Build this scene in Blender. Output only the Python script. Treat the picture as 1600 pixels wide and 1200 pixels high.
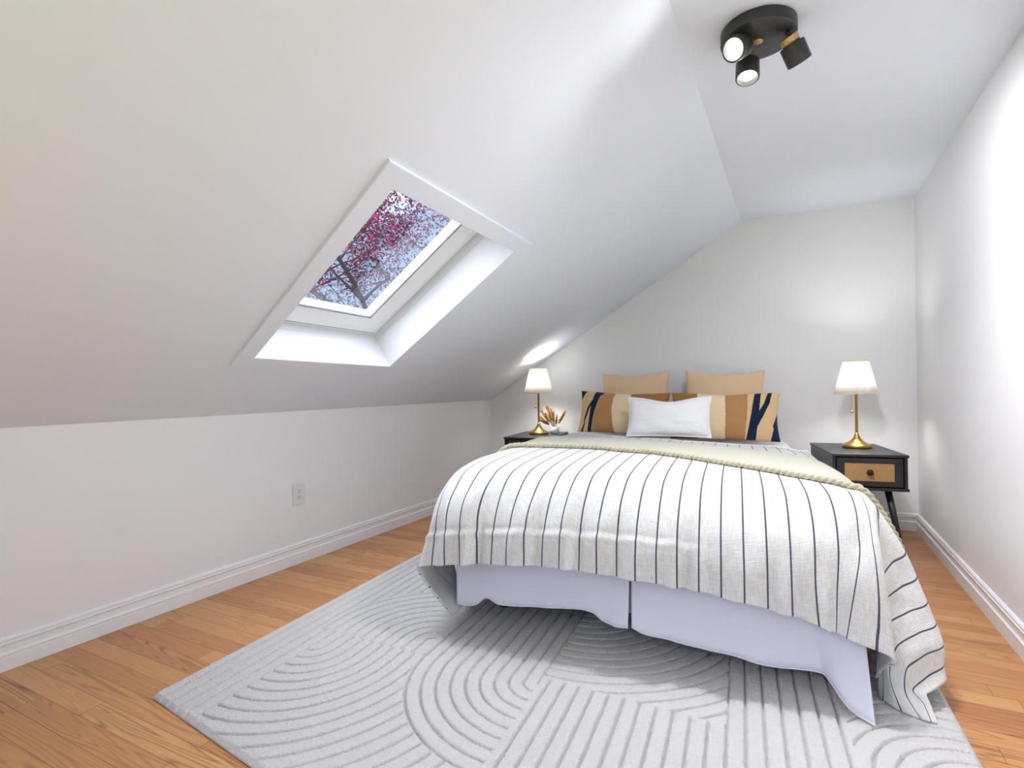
import bpy, bmesh, math, random
import numpy as np
from mathutils import Vector, Matrix, noise

for o in list(bpy.data.objects):
    bpy.data.objects.remove(o, do_unlink=True)
SC = bpy.context.scene
COL = SC.collection
PI = math.pi

# ------------------------------------------------------------------ camera
cam_data = bpy.data.cameras.new('camera')
cam_data.sensor_fit = 'HORIZONTAL'
cam_data.sensor_width = 36.0
cam_data.lens = 843.97 / 1600 * 36.0
cam_data.clip_start = 0.02
cam_ob = bpy.data.objects.new('camera', cam_data)
COL.objects.link(cam_ob)
cr = Vector((0.88678, 0.46202, -0.01243)).normalized()
cf = Vector((-0.46201, 0.88687, 0.00373)).normalized()
cu = cr.cross(cf).normalized()
cam_ob.matrix_world = Matrix(((cr.x, cu.x, -cf.x, 0), (cr.y, cu.y, -cf.y, 0),
                              (cr.z, cu.z, -cf.z, 1.0), (0, 0, 0, 1)))
SC.camera = cam_ob

# ------------------------------------------------------------------ view
vs = SC.view_settings
vs.view_transform = 'Standard'
vs.look = 'None'
vs.gamma = 1.0
vs.use_curve_mapping = False
vs.exposure = 0.48

# ------------------------------------------------------------------ sky
world = bpy.data.worlds.new('sky')
SC.world = world
world.use_nodes = True
wt = world.node_tree
wt.nodes.clear()
w_out = wt.nodes.new('ShaderNodeOutputWorld')
w_bg = wt.nodes.new('ShaderNodeBackground')
w_tc = wt.nodes.new('ShaderNodeTexCoord')
w_dot = wt.nodes.new('ShaderNodeVectorMath'); w_dot.operation = 'DOT_PRODUCT'
w_dot.inputs[1].default_value = Vector((-0.38, -0.12, 0.92)).normalized()
w_ramp = wt.nodes.new('ShaderNodeValToRGB')
w_map = wt.nodes.new('ShaderNodeMapRange')
w_map.inputs['From Min'].default_value = -1
w_map.inputs['From Max'].default_value = 1
el = w_ramp.color_ramp.elements
SKY_BLUE = (0.40, 0.55, 0.78, 1)
SKY_HAZE = (9.4, 9.4, 10.4, 1)
el[0].position = 0.70; el[0].color = SKY_BLUE
el[1].position = 0.96; el[1].color = SKY_HAZE
wt.links.new(w_tc.outputs['Generated'], w_dot.inputs[0])
wt.links.new(w_dot.outputs['Value'], w_map.inputs['Value'])
wt.links.new(w_map.outputs['Result'], w_ramp.inputs['Fac'])
wt.links.new(w_ramp.outputs['Color'], w_bg.inputs['Color'])
wt.links.new(w_bg.outputs['Background'], w_out.inputs['Surface'])
w_bg.inputs['Strength'].default_value = 1.0
SPOT_W = 40.0          # each ceiling spot
LAMP_W = 11.5           # each bedside bulb

# ------------------------------------------------------------------ helpers
def srgb(r, g, b):
    def f(c):
        c /= 255.0
        return c / 12.92 if c <= 0.04045 else ((c + 0.055) / 1.055) ** 2.4
    return (f(r), f(g), f(b), 1.0)

def tag(o, label=None, cat=None, group=None, kind=None):
    if label: o['label'] = label
    if cat: o['category'] = cat
    if group: o['group'] = group
    if kind: o['kind'] = kind
    return o

def empty(name, loc, rz=0.0):
    o = bpy.data.objects.new(name, None)
    o.empty_display_size = 0.1
    o.location = loc
    o.rotation_euler = (0, 0, rz)
    COL.objects.link(o)
    return o

def mesh_ob(name, verts, faces, mat, parent=None, smooth=False, uvs=None):
    me = bpy.data.meshes.new(name)
    me.from_pydata([tuple(v) for v in verts], [], [tuple(f) for f in faces])
    if uvs is not None:
        lay = me.uv_layers.new(name='UVMap')
        idx = np.empty(len(me.loops), dtype=np.int32)
        me.loops.foreach_get('vertex_index', idx)
        lay.data.foreach_set('uv', np.asarray(uvs, dtype=np.float32)[idx].ravel())
    if mat is not None:
        for m in (mat if isinstance(mat, (list, tuple)) else [mat]):
            me.materials.append(m)
    if smooth:
        me.polygons.foreach_set('use_smooth', [True] * len(me.polygons))
    me.update()
    o = bpy.data.objects.new(name, me)
    COL.objects.link(o)
    if parent is not None:
        o.parent = parent
    return o

def bm_ob(name, bm, mat, parent=None, smooth=False):
    bmesh.ops.recalc_face_normals(bm, faces=bm.faces[:])
    me = bpy.data.meshes.new(name)
    bm.to_mesh(me); bm.free()
    for m in (mat if isinstance(mat, (list, tuple)) else [mat]):
        me.materials.append(m)
    if smooth:
        me.polygons.foreach_set('use_smooth', [True] * len(me.polygons))
    o = bpy.data.objects.new(name, me)
    COL.objects.link(o)
    if parent is not None:
        o.parent = parent
    return o

def add_box(bm, lo, hi, bevel=0.0, seg=2, M=None):
    vs_ = [bm.verts.new((x, y, z)) for z in (lo[2], hi[2]) for y in (lo[1], hi[1]) for x in (lo[0], hi[0])]
    fs = [(0, 2, 3, 1), (4, 5, 7, 6), (0, 1, 5, 4), (2, 6, 7, 3), (0, 4, 6, 2), (1, 3, 7, 5)]
    faces = [bm.faces.new([vs_[i] for i in f]) for f in fs]
    out = vs_
    if bevel > 0:
        edges = list({e for f in faces for e in f.edges})
        r = bmesh.ops.bevel(bm, geom=edges, offset=bevel, segments=seg, affect='EDGES', profile=0.5)
        out = list({v for v in r['verts']} | {v for v in vs_ if v.is_valid})
    if M is not None:
        bmesh.ops.transform(bm, matrix=M, verts=out)
    return out

def box_ob(name, lo, hi, mat, parent=None, bevel=0.0, seg=2):
    bm = bmesh.new(); add_box(bm, lo, hi, bevel, seg)
    return bm_ob(name, bm, mat, parent)

def lathe(name, prof, mat, parent=None, seg=48, loc=(0, 0, 0), ripple=None):
    """prof: list of (r, z). ripple(theta)->radius factor."""
    V, F = [], []
    n = len(prof)
    for i in range(seg):
        t = 2 * PI * i / seg
        k = ripple(t) if ripple else 1.0
        for r, z in prof:
            V.append((loc[0] + r * k * math.cos(t), loc[1] + r * k * math.sin(t), loc[2] + z))
    for i in range(seg):
        j = (i + 1) % seg
        for k in range(n - 1):
            F.append((i * n + k, j * n + k, j * n + k + 1, i * n + k + 1))
    o = mesh_ob(name, V, F, mat, parent, smooth=True)
    bm = bmesh.new(); bm.from_mesh(o.data)
    bmesh.ops.remove_doubles(bm, verts=bm.verts[:], dist=1e-5)
    bmesh.ops.recalc_face_normals(bm, faces=bm.faces[:])
    bm.to_mesh(o.data); bm.free()
    return o

def tube(name, pts, rad, mat, parent=None, seg=10, cap=True):
    V, F = add_tube(pts, rad, seg, cap)
    return mesh_ob(name, V, F, mat, parent, smooth=True)

def add_tube(pts, rad, seg=10, cap=True, off=0):
    pts = [Vector(p) for p in pts]
    n = len(pts)
    rads = rad if isinstance(rad, (list, tuple)) else [rad] * n
    V, F = [], []
    up = Vector((0, 0, 1))
    d0 = (pts[1] - pts[0]).normalized()
    if abs(d0.dot(up)) > 0.95: up = Vector((1, 0, 0))
    a = d0.cross(up).normalized()
    for i, p in enumerate(pts):
        d = (pts[min(i + 1, n - 1)] - pts[max(i - 1, 0)]).normalized()
        a = (a - d * a.dot(d)).normalized()
        b = d.cross(a)
        for k in range(seg):
            t = 2 * PI * k / seg
            V.append(p + (a * math.cos(t) + b * math.sin(t)) * rads[i])
    for i in range(n - 1):
        for k in range(seg):
            k2 = (k + 1) % seg
            F.append((off + i * seg + k, off + i * seg + k2, off + (i + 1) * seg + k2, off + (i + 1) * seg + k))
    if cap:
        F.append(tuple(off + k for k in reversed(range(seg))))
        F.append(tuple(off + (n - 1) * seg + k for k in range(seg)))
    return V, F

def grid_faces(nu, nv, off=0):
    return [(off + i * nv + j, off + (i + 1) * nv + j, off + (i + 1) * nv + j + 1, off + i * nv + j + 1)
            for i in range(nu - 1) for j in range(nv - 1)]

def pchip(x, Y, xq):
    """monotone cubic through Y (n, k) at x -> xq."""
    x = np.asarray(x, float); Y = np.asarray(Y, float)
    h = np.diff(x); d = np.diff(Y, axis=0) / h[:, None]
    m = np.zeros_like(Y)
    w1 = 2 * h[1:] + h[:-1]; w2 = h[1:] + 2 * h[:-1]
    with np.errstate(divide='ignore', invalid='ignore'):
        mm = (w1 + w2)[:, None] / (w1[:, None] / d[:-1] + w2[:, None] / d[1:])
    fl = (d[:-1] + d[1:]) / 2
    ok = d[:-1] * d[1:] > 0
    # blend: monotone where the data are monotone, half tangent elsewhere
    m[1:-1] = np.where(ok, mm, 0.35 * fl)
    m[0] = d[0]; m[-1] = d[-1]
    i = np.clip(np.searchsorted(x, xq, side='right') - 1, 0, len(x) - 2)
    t = ((xq - x[i]) / h[i])[:, None]
    t2, t3 = t * t, t * t * t
    return ((2 * t3 - 3 * t2 + 1) * Y[i] + (t3 - 2 * t2 + t) * h[i][:, None] * m[i]
            + (-2 * t3 + 3 * t2) * Y[i + 1] + (t3 - t2) * h[i][:, None] * m[i + 1])

# ------------------------------------------------------------------ materials
class NT:
    def __init__(s, name):
        s.m = bpy.data.materials.new(name); s.m.use_nodes = True
        s.t = s.m.node_tree; s.t.nodes.clear()
        s.out = s.t.nodes.new('ShaderNodeOutputMaterial')
    def n(s, typ, **kw):
        nd = s.t.nodes.new(typ)
        for k, v in kw.items():
            if k in nd.inputs: 
                nd.inputs[k].default_value = v
            else:
                setattr(nd, k, v)
        return nd
    def l(s, a, b): s.t.links.new(a, b)
    def math(s, op, a, b=None, c=None):
        nd = s.t.nodes.new('ShaderNodeMath'); nd.operation = op
        for i, v in enumerate((a, b, c)):
            if v is None: continue
            if isinstance(v, (int, float)): nd.inputs[i].default_value = v
            else: s.l(v, nd.inputs[i])
        return nd.outputs[0]
    def mix(s, fac, a, b, mode='MIX'):
        nd = s.t.nodes.new('ShaderNodeMix'); nd.data_type = 'RGBA'; nd.blend_type = mode
        for i, v in ((0, fac), (6, a), (7, b)):
            if isinstance(v, (int, float)): nd.inputs[i].default_value = v
            elif isinstance(v, tuple): nd.inputs[i].default_value = v
            else: s.l(v, nd.inputs[i])
        return nd.outputs[2]
    def bsdf(s, color=None, rough=0.6, metal=0.0, spec=0.5, bump=None, bump_s=0.2, bump_d=0.002, sheen=0.0):
        b = s.t.nodes.new('ShaderNodeBsdfPrincipled')
        if isinstance(color, tuple): b.inputs['Base Color'].default_value = color
        elif color is not None: s.l(color, b.inputs['Base Color'])
        if isinstance(rough, (int, float)): b.inputs['Roughness'].default_value = rough
        else: s.l(rough, b.inputs['Roughness'])
        b.inputs['Metallic'].default_value = metal
        b.inputs['Specular IOR Level'].default_value = spec
        b.inputs['Sheen Weight'].default_value = sheen
        if bump is not None:
            bp = s.t.nodes.new('ShaderNodeBump')
            bp.inputs['Strength'].default_value = bump_s
            bp.inputs['Distance'].default_value = bump_d
            s.l(bump, bp.inputs['Height']); s.l(bp.outputs[0], b.inputs['Normal'])
        s.l(b.outputs[0], s.out.inputs['Surface'])
        return b
    def coord(s, which='Object', scale=(1, 1, 1)):
        tc = s.t.nodes.new('ShaderNodeTexCoord')
        mp = s.t.nodes.new('ShaderNodeMapping')
        mp.inputs['Scale'].default_value = scale
        s.l(tc.outputs[which], mp.inputs['Vector'])
        return mp.outputs[0]
    def noise(s, vec, scale=5, detail=3, rough=0.5, dist=0.0):
        nd = s.t.nodes.new('ShaderNodeTexNoise')
        nd.inputs['Scale'].default_value = scale; nd.inputs['Detail'].default_value = detail
        nd.inputs['Roughness'].default_value = rough; nd.inputs['Distortion'].default_value = dist
        if vec is not None: s.l(vec, nd.inputs['Vector'])
        return nd.outputs['Fac']

def flat_mat(name, col, rough=0.5, metal=0.0, spec=0.5, nscale=60, bs=0.08, bd=0.001, var=0.0, sheen=0.0):
    t = NT(name)
    f = t.noise(t.coord(), nscale, 3)
    c = col
    if var:
        k = tuple(max(0, x * (1 - var)) for x in col[:3]) + (1,)
        c = t.mix(t.noise(t.coord(), 9, 2), col, k)
    t.bsdf(c, rough, metal, spec, bump=f, bump_s=bs, bump_d=bd, sheen=sheen)
    return t.m

M = {}
M['paint'] = flat_mat('white_wall_paint', srgb(238, 238, 239), 0.75, spec=0.25, nscale=180, bs=0.05)
M['ceiling'] = flat_mat('white_ceiling_paint', srgb(231, 236, 245), 0.8, spec=0.2, nscale=160, bs=0.05)
M['trim'] = flat_mat('white_trim_paint', srgb(240, 241, 243), 0.4, spec=0.4, nscale=40, bs=0.02)
M['vinyl'] = flat_mat('white_window_frame', srgb(238, 239, 240), 0.35, spec=0.4, nscale=40, bs=0.02)
M['gasket'] = flat_mat('dark_gasket', srgb(40, 41, 44), 0.5)
M['black_wood'] = flat_mat('black_stand_paint', srgb(38, 38, 41), 0.42, spec=0.5, nscale=90, bs=0.06, var=0.15)
M['reflector'] = flat_mat('bright_reflector', srgb(150, 150, 150), 0.3, metal=0.4)
M['black_metal'] = flat_mat('charcoal_metal', srgb(62, 62, 64), 0.38, metal=0.35, nscale=200, bs=0.04)
M['knob'] = flat_mat('black_knob', srgb(24, 24, 27), 0.3)
M['brass'] = flat_mat('brushed_brass', srgb(178, 144, 76), 0.34, metal=0.95, nscale=150, bs=0.03)
M['pale_brass'] = flat_mat('satin_brass', srgb(206, 176, 118), 0.35, metal=0.8, nscale=150, bs=0.03)
M['ceramic'] = flat_mat('white_ceramic', srgb(226, 226, 222), 0.35)
M['dried'] = flat_mat('dried_straw', srgb(206, 152, 84), 0.8, nscale=70, bs=0.3, bd=0.002, var=0.5)
M['plate'] = flat_mat('white_plastic', srgb(226, 226, 227), 0.4)
M['slot'] = flat_mat('dark_slot', srgb(60, 60, 60), 0.6)
M['sheet'] = flat_mat('white_bed_sheet', srgb(228, 228, 233), 0.85, spec=0.1, nscale=220, bs=0.1, sheen=0.1)
M['lining'] = flat_mat('plain_quilt_lining', srgb(216, 216, 214), 0.9, spec=0.1, nscale=200, bs=0.1)
M['skirt'] = flat_mat('pale_lavender_skirt_cloth', srgb(228, 228, 243), 0.7, spec=0.15, nscale=300, bs=0.06, sheen=0.2)
M['tan'] = flat_mat('tan_velvet', srgb(228, 199, 160), 0.9, spec=0.1, nscale=240, bs=0.15, var=0.06, sheen=0.3)
M['grass'] = flat_mat('lawn', srgb(96, 118, 70), 0.9, nscale=6, bs=0.3, var=0.4)
M['bark'] = flat_mat('dark_bark', srgb(58, 48, 50), 0.9, nscale=30, bs=0.5, bd=0.01, var=0.4)

def weave_mat(name, col, scale=900, bs=0.35, bd=0.0012, sheen=0.1, slub=0.0, which='UV'):
    """plain cloth: threads both ways from two stretched noises."""
    t = NT(name)
    a = t.noise(t.coord(which, (scale, scale * 0.06, scale)), 1.0, 2)
    b = t.noise(t.coord(which, (scale * 0.06, scale, scale)), 1.0, 2)
    h = t.math('ADD', a, b)
    c = col
    if slub:
        k = tuple(x * (1 - slub) for x in col[:3]) + (1,)
        f = t.math('MULTIPLY', t.math('SUBTRACT', h, 0.72), 2.2); 
        nd = t.n('ShaderNodeClamp'); t.l(f, nd.inputs[0])
        c = t.mix(nd.outputs[0], k, col)
    t.bsdf(c, 0.92, 0, 0.1, bump=h, bump_s=bs, bump_d=bd, sheen=sheen)
    return t.m
M['linen'] = weave_mat('white_linen', srgb(238, 238, 238), 420, 0.3, slub=0.04)
M['throw'] = weave_mat('sage_throw_cloth', srgb(200, 200, 184), 300, 0.4, slub=0.1)
M['rope'] = flat_mat('sage_rope_trim', srgb(204, 200, 172), 0.9, spec=0.1, nscale=200, bs=0.3, var=0.2)

def quilt_mat():
    t = NT('striped_quilt_linen')
    tc = t.n('ShaderNodeTexCoord')
    sp = t.n('ShaderNodeSeparateXYZ'); t.l(tc.outputs['UV'], sp.inputs[0])
    a = t.noise(t.coord('UV', (330, 26, 1)), 1.0, 2)
    b = t.noise(t.coord('UV', (26, 330, 1)), 1.0, 2)
    h = t.math('ADD', a, b)
    f = t.math('MULTIPLY', t.math('SUBTRACT', h, 0.74), 2.0)
    cl = t.n('ShaderNodeClamp'); t.l(f, cl.inputs[0])
    base = t.mix(cl.outputs[0], srgb(208, 208, 206), srgb(232, 232, 230))
    # charcoal pinstripe every 68 mm
    ph = t.math('FRACT', t.math('ADD', t.math('DIVIDE', t.math('SUBTRACT', sp.outputs[0], 0.045), 0.068), 20.5))
    dist = t.math('ABSOLUTE', t.math('SUBTRACT', ph, 0.5))
    wob = t.math('MULTIPLY', t.math('SUBTRACT', t.noise(t.coord('UV', (60, 700, 1)), 1.0, 2), 0.5), 0.03)
    m = t.math('LESS_THAN', t.math('ADD', dist, wob), 0.040)
    col = t.mix(m, base, srgb(84, 88, 98))
    t.bsdf(col, 0.92, 0, 0.1, bump=h, bump_s=0.7, bump_d=0.002, sheen=0.1)
    return t.m
M['quilt'] = quilt_mat()

def attr_mat(name, attr, rough=0.85, sheen=0.2, nscale=260, bs=0.15):
    t = NT(name)
    a = t.n('ShaderNodeAttribute', attribute_name=attr)
    st = t.noise(t.coord('Object', (400, 30, 400)), 1.0, 2)
    c = t.mix(t.math('MULTIPLY', st, 0.10), a.outputs['Color'], (0.25, 0.17, 0.09, 1), 'MULTIPLY')
    t.bsdf(c, rough, 0, 0.1, bump=t.noise(t.coord(), nscale, 3), bump_s=bs, bump_d=0.001, sheen=sheen)
    return t.m
M['band'] = attr_mat('banded_velvet', 'albedo')

def leaf_mat():
    t = NT('plum_leaf')
    a = t.n('ShaderNodeAttribute', attribute_name='albedo')
    d = t.n('ShaderNodeBsdfDiffuse'); t.l(a.outputs['Color'], d.inputs['Color'])
    tr = t.n('ShaderNodeBsdfTranslucent'); t.l(a.outputs['Color'], tr.inputs['Color'])
    mx = t.n('ShaderNodeMixShader'); mx.inputs[0].default_value = 0.25
    t.l(d.outputs[0], mx.inputs[1]); t.l(tr.outputs[0], mx.inputs[2])
    t.l(mx.outputs[0], t.out.inputs['Surface'])
    return t.m
M['leaf'] = leaf_mat()

def rug_mat():
    t = NT('pale_grey_carved_pile')
    c = t.coord('Object')
    n1 = t.noise(c, 260, 3, 0.7)
    n2 = t.noise(c, 60, 3, 0.6)
    h = t.math('ADD', n1, t.math('MULTIPLY', n2, 0.8))
    col = t.mix(n1, srgb(192, 192, 192), srgb(219, 217, 215))
    t.bsdf(col, 0.95, 0, 0.05, bump=h, bump_s=0.6, bump_d=0.004, sheen=0.15)
    return t.m
M['rug'] = rug_mat()

def floor_mat():
    t = NT('oak_strip_floor')
    g = t.n('ShaderNodeTexCoord')
    sp = t.n('ShaderNodeSeparateXYZ'); t.l(g.outputs['Object'], sp.inputs[0])
    X, Y = sp.outputs[0], sp.outputs[1]
    W = 0.0755
    yy = t.math('DIVIDE', t.math('ADD', Y, 10 * W - 0.0275), W)
    row = t.math('FLOOR', yy)
    fy = t.math('FRACT', yy)
    wn = t.n('ShaderNodeTexWhiteNoise', noise_dimensions='1D'); t.l(row, wn.inputs['W'])
    ln = t.math('ADD', t.math('MULTIPLY', wn.outputs['Value'], 0.6), 0.7)
    xx = t.math('DIVIDE', t.math('ADD', X, t.math('MULTIPLY', wn.outputs['Value'], 37.3)), ln)
    px = t.math('FLOOR', xx); fx = t.math('FRACT', xx)
    cid = t.n('ShaderNodeCombineXYZ'); t.l(row, cid.inputs[0]); t.l(px, cid.inputs[1])
    wn2 = t.n('ShaderNodeTexWhiteNoise', noise_dimensions='3D'); t.l(cid.outputs[0], wn2.inputs['Vector'])
    # board tone
    rp = t.n('ShaderNodeValToRGB')
    e = rp.color_ramp.elements
    e[0].position = 0; e[0].color = srgb(198, 136, 84)
    e[1].position = 1; e[1].color = srgb(222, 168, 110)
    e2 = rp.color_ramp.elements.new(0.5); e2.color = srgb(211, 153, 96)
    t.l(wn2.outputs['Value'], rp.inputs['Fac'])
    # grain: cathedral rings from a stretched, warped distance field, own offset per board
    off = t.math('MULTIPLY', wn2.outputs['Value'], 53.0)
    gv = t.n('ShaderNodeCombineXYZ')
    t.l(t.math('MULTIPLY', X, 0.55), gv.inputs[0])
    t.l(t.math('MULTIPLY', Y, 11.0), gv.inputs[1]); t.l(off, gv.inputs[2])
    ring = t.noise(gv.outputs[0], 1.5, 1.5, 0.4, 0.35)
    rings = t.math('FRACT', t.math('MULTIPLY', ring, 20.0))
    rr = t.math('POWER', t.math('ABSOLUTE', t.math('SUBTRACT', t.math('MULTIPLY', rings, 2.0), 1.0)), 3.0)
    fine = t.n('ShaderNodeCombineXYZ')
    t.l(t.math('MULTIPLY', X, 9.0), fine.inputs[0]); t.l(t.math('MULTIPLY', Y, 260.0), fine.inputs[1]); t.l(off, fine.inputs[2])
    fn = t.noise(fine.outputs[0], 1.0, 3, 0.6)
    wn3 = t.n('ShaderNodeTexWhiteNoise', noise_dimensions='3D')
    sh = t.n('ShaderNodeVectorMath', operation='ADD'); sh.inputs[1].default_value = (3.1, 7.7, 1.3)
    t.l(cid.outputs[0], sh.inputs[0]); t.l(sh.outputs[0], wn3.inputs['Vector'])
    amp = t.math('ADD', t.math('MULTIPLY', t.math('POWER', wn3.outputs['Value'], 1.5), 0.75), 0.14)
    c1 = t.mix(t.math('MULTIPLY', rr, amp), rp.outputs['Color'], srgb(112, 66, 34))
    c2 = t.mix(t.math('MULTIPLY', fn, 0.34), c1, srgb(120, 76, 42))
    # seams
    sy = t.math('LESS_THAN', t.math('MINIMUM', fy, t.math('SUBTRACT', 1.0, fy)), 0.011)
    sx = t.math('LESS_THAN', t.math('MULTIPLY', t.math('MINIMUM', fx, t.math('SUBTRACT', 1.0, fx)), ln), 0.0008)
    sm = t.math('MAXIMUM', sy, sx)
    c3 = t.mix(t.math('MULTIPLY', sm, 0.8), c2, srgb(74, 46, 28))
    hgt = t.math('SUBTRACT', t.math('MULTIPLY', fn, 0.2), sm)
    t.bsdf(c3, 0.36, 0, 0.42, bump=hgt, bump_s=0.25, bump_d=0.001)
    return t.m
M['floor'] = floor_mat()

def rattan_mat():
    t = NT('woven_rattan')
    g = t.n('ShaderNodeTexCoord')
    sp = t.n('ShaderNodeSeparateXYZ'); t.l(g.outputs['Object'], sp.inputs[0])
    k = 2 * PI / 0.0115
    sx = t.math('SINE', t.math('MULTIPLY', sp.outputs[0], k))
    sz = t.math('SINE', t.math('MULTIPLY', sp.outputs[2], k))
    h = t.math('POWER', t.math('MULTIPLY', t.math('ABSOLUTE', sx), t.math('ABSOLUTE', sz)), 0.6)
    st = t.noise(t.coord('Object', (260, 20, 20)), 1.0, 2)
    st2 = t.noise(t.coord('Object', (20, 20, 260)), 1.0, 2)
    c = t.mix(h, srgb(158, 112, 64), srgb(236, 196, 134))
    c = t.mix(t.math('MULTIPLY', t.math('ADD', st, st2), 0.28), c, srgb(140, 92, 46))
    t.bsdf(c, 0.7, 0, 0.25, bump=h, bump_s=0.6, bump_d=0.002)
    return t.m
M['rattan'] = rattan_mat()

def shade_mat():
    t = NT('pleated_shade_cloth')
    f = t.noise(t.coord('Object', (300, 300, 20)), 1.0, 2)
    d = t.n('ShaderNodeBsdfDiffuse'); d.inputs['Color'].default_value = srgb(248, 247, 242)
    tr = t.n('ShaderNodeBsdfTranslucent'); tr.inputs['Color'].default_value = srgb(252, 250, 244)
    bp = t.n('ShaderNodeBump'); bp.inputs['Strength'].default_value = 0.15; bp.inputs['Distance'].default_value = 0.001
    t.l(f, bp.inputs['Height']); t.l(bp.outputs[0], d.inputs['Normal'])
    mx = t.n('ShaderNodeMixShader'); mx.inputs[0].default_value = 0.30
    t.l(d.outputs[0], mx.inputs[1]); t.l(tr.outputs[0], mx.inputs[2]); t.l(mx.outputs[0], t.out.inputs['Surface'])
    return t.m
M['shade'] = shade_mat()
M['shade_trim'] = flat_mat('cream_shade_binding', srgb(236, 222, 176), 0.8)

def glass_mat():
    t = NT('window_glass')
    tr = t.n('ShaderNodeBsdfTransparent'); tr.inputs['Color'].default_value = (0.93, 0.95, 0.96, 1)
    gl = t.n('ShaderNodeBsdfGlossy'); gl.inputs['Roughness'].default_value = 0.02
    fr = t.n('ShaderNodeFresnel'); fr.inputs['IOR'].default_value = 1.5
    ge = t.n('ShaderNodeNewGeometry')
    fac = t.math('MULTIPLY', t.math('MINIMUM', t.math('MULTIPLY', fr.outputs[0], 2.6), 1.0), t.math('SUBTRACT', 1.0, ge.outputs['Backfacing']))
    mx = t.n('ShaderNodeMixShader')
    t.l(fac, mx.inputs[0]); t.l(tr.outputs[0], mx.inputs[1]); t.l(gl.outputs[0], mx.inputs[2])
    t.l(mx.outputs[0], t.out.inputs['Surface'])
    return t.m
M['glass'] = glass_mat()

def emit_mat(name, col, s):
    t = NT(name)
    e = t.n('ShaderNodeEmission'); e.inputs['Color'].default_value = col; e.inputs['Strength'].default_value = s
    t.l(e.outputs[0], t.out.inputs['Surface'])
    return t.m
M['bulb'] = emit_mat('lit_bulb', (1.0, 0.98, 0.94, 1), 4.0)

# ================================================================== THE ROOM
XL, XR, YB, YF = -2.5349, 0.7290, 4.4338, -0.55
ZK, ZC, XC = 0.8707, 2.2263, -0.3364

def struct(o):
    o['kind'] = 'structure'
    return o

struct(box_ob('floor', (XL - 0.12, YF, -0.12), (XR + 0.12, YB + 0.12, 0.0), M['floor']))
struct(box_ob('wall_left', (XL - 0.12, YF, 0.0), (XL, YB + 0.12, ZK + 0.02), M['paint']))
struct(box_ob('wall_right', (XR, YF, 0.0), (XR + 0.12, YB + 0.12, ZC + 0.1), M['paint']))
prof = [(XL, 0), (XR, 0), (XR, ZC), (XC, ZC), (XL, ZK)]
nv = len(prof)
struct(mesh_ob('wall_back', [(x, YB, z) for x, z in prof] + [(x, YB + 0.12, z) for x, z in prof],
        [tuple(range(nv)), tuple(reversed(range(nv, 2 * nv)))] +
        [(i, i + nv, (i + 1) % nv + nv, (i + 1) % nv) for i in range(nv)], M['paint']))

# added, unseen wall behind the camera; its invented doorway limits the daylight fill
prof = [(XL, 0), (-1.25, 0), (-1.25, 1.62), (-0.80, 1.90), (0.55, 1.90), (0.55, 0), (XR, 0), (XR, ZC), (XC, ZC), (XL, ZK)]
bm = bmesh.new()
ra = [bm.verts.new((x, YF, z)) for x, z in prof]; rb = [bm.verts.new((x, YF - 0.1, z)) for x, z in prof]
bm.faces.new(ra); bm.faces.new(list(reversed(rb)))
for i in range(len(prof)):
    j = (i + 1) % len(prof); bm.faces.new((ra[i], rb[i], rb[j], ra[j]))
struct(bm_ob('wall_front_added', bm, M['paint']))

# slope frame: along the rafters, along the room, outward
SU = Vector((XC - XL, 0, ZC - ZK)); SLEN = SU.length; SU.normalize()
SN = Vector((-SU.z, 0, SU.x))
SO = Vector((XL, 0, ZK))
def slope(al, y, off=0.0):
    p = SO + SU * al + SN * off
    return Vector((p.x, y, p.z))

# opening of the roof window and its casing, as (along, y): low-near, low-far, high-far, high-near
OPEN = [(0.519, 1.567), (0.494, 2.491), (1.541, 2.394), (1.560, 1.447)]
CASE = [(0.458, 1.497), (0.462, 2.555), (1.617, 2.455), (1.642, 1.349)]
def inset(q, d):
    """q shrunk by d metres on every side."""
    c = [Vector((a, b, 0)) for a, b in q]
    out = []
    for i in range(4):
        p, prv, nx = c[i], c[i - 1], c[(i + 1) % 4]
        e1 = (prv - p).normalized(); e2 = (nx - p).normalized()
        s = abs(e1.cross(e2).z)
        r = p + (e1 + e2) * (d / s)
        out.append((r.x, r.y))
    return out

# ceiling: slope with the roof window hole, flat strip
outer = [(0, YF), (0, YB + 0.1), (SLEN, YB + 0.1), (SLEN, YF)]
V = [slope(*p) for p in outer] + [slope(*p) for p in OPEN]
F = [(i, (i + 1) % 4, 4 + (i + 1) % 4, 4 + i) for i in range(4)]
V += [Vector((XR + 0.1, YB + 0.1, ZC)), Vector((XR + 0.1, YF, ZC))]
F.append((2, 8, 9, 3))
bm = bmesh.new()
bv = [bm.verts.new(v) for v in V]
for f in F: bm.faces.new([bv[i] for i in f])
bmesh.ops.recalc_face_normals(bm, faces=bm.faces[:])
me = bpy.data.meshes.new('ceiling'); bm.to_mesh(me); bm.free()
if me.polygons[4].normal.z > 0: me.flip_normals()
me.materials.append(M['ceiling'])
ceil = struct(bpy.data.objects.new('ceiling', me)); COL.objects.link(ceil)
sol = ceil.modifiers.new('thickness', 'SOLIDIFY'); sol.thickness = 0.06; sol.offset = -1

def ring(name, qa, oa, qb, ob, mat, parent=None, more=()):
    """bands between successive quads lying at given outward offsets."""
    L = [(qa, oa), (qb, ob)] + list(more)
    V, F = [], []
    for q, o in L: V += [slope(a, y, o) for a, y in q]
    for k in range(len(L) - 1):
        for i in range(4):
            j = (i + 1) % 4
            F.append((k * 4 + i, k * 4 + j, k * 4 + 4 + j, k * 4 + 4 + i))
    return mesh_ob(name, V, F, mat, parent)

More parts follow.
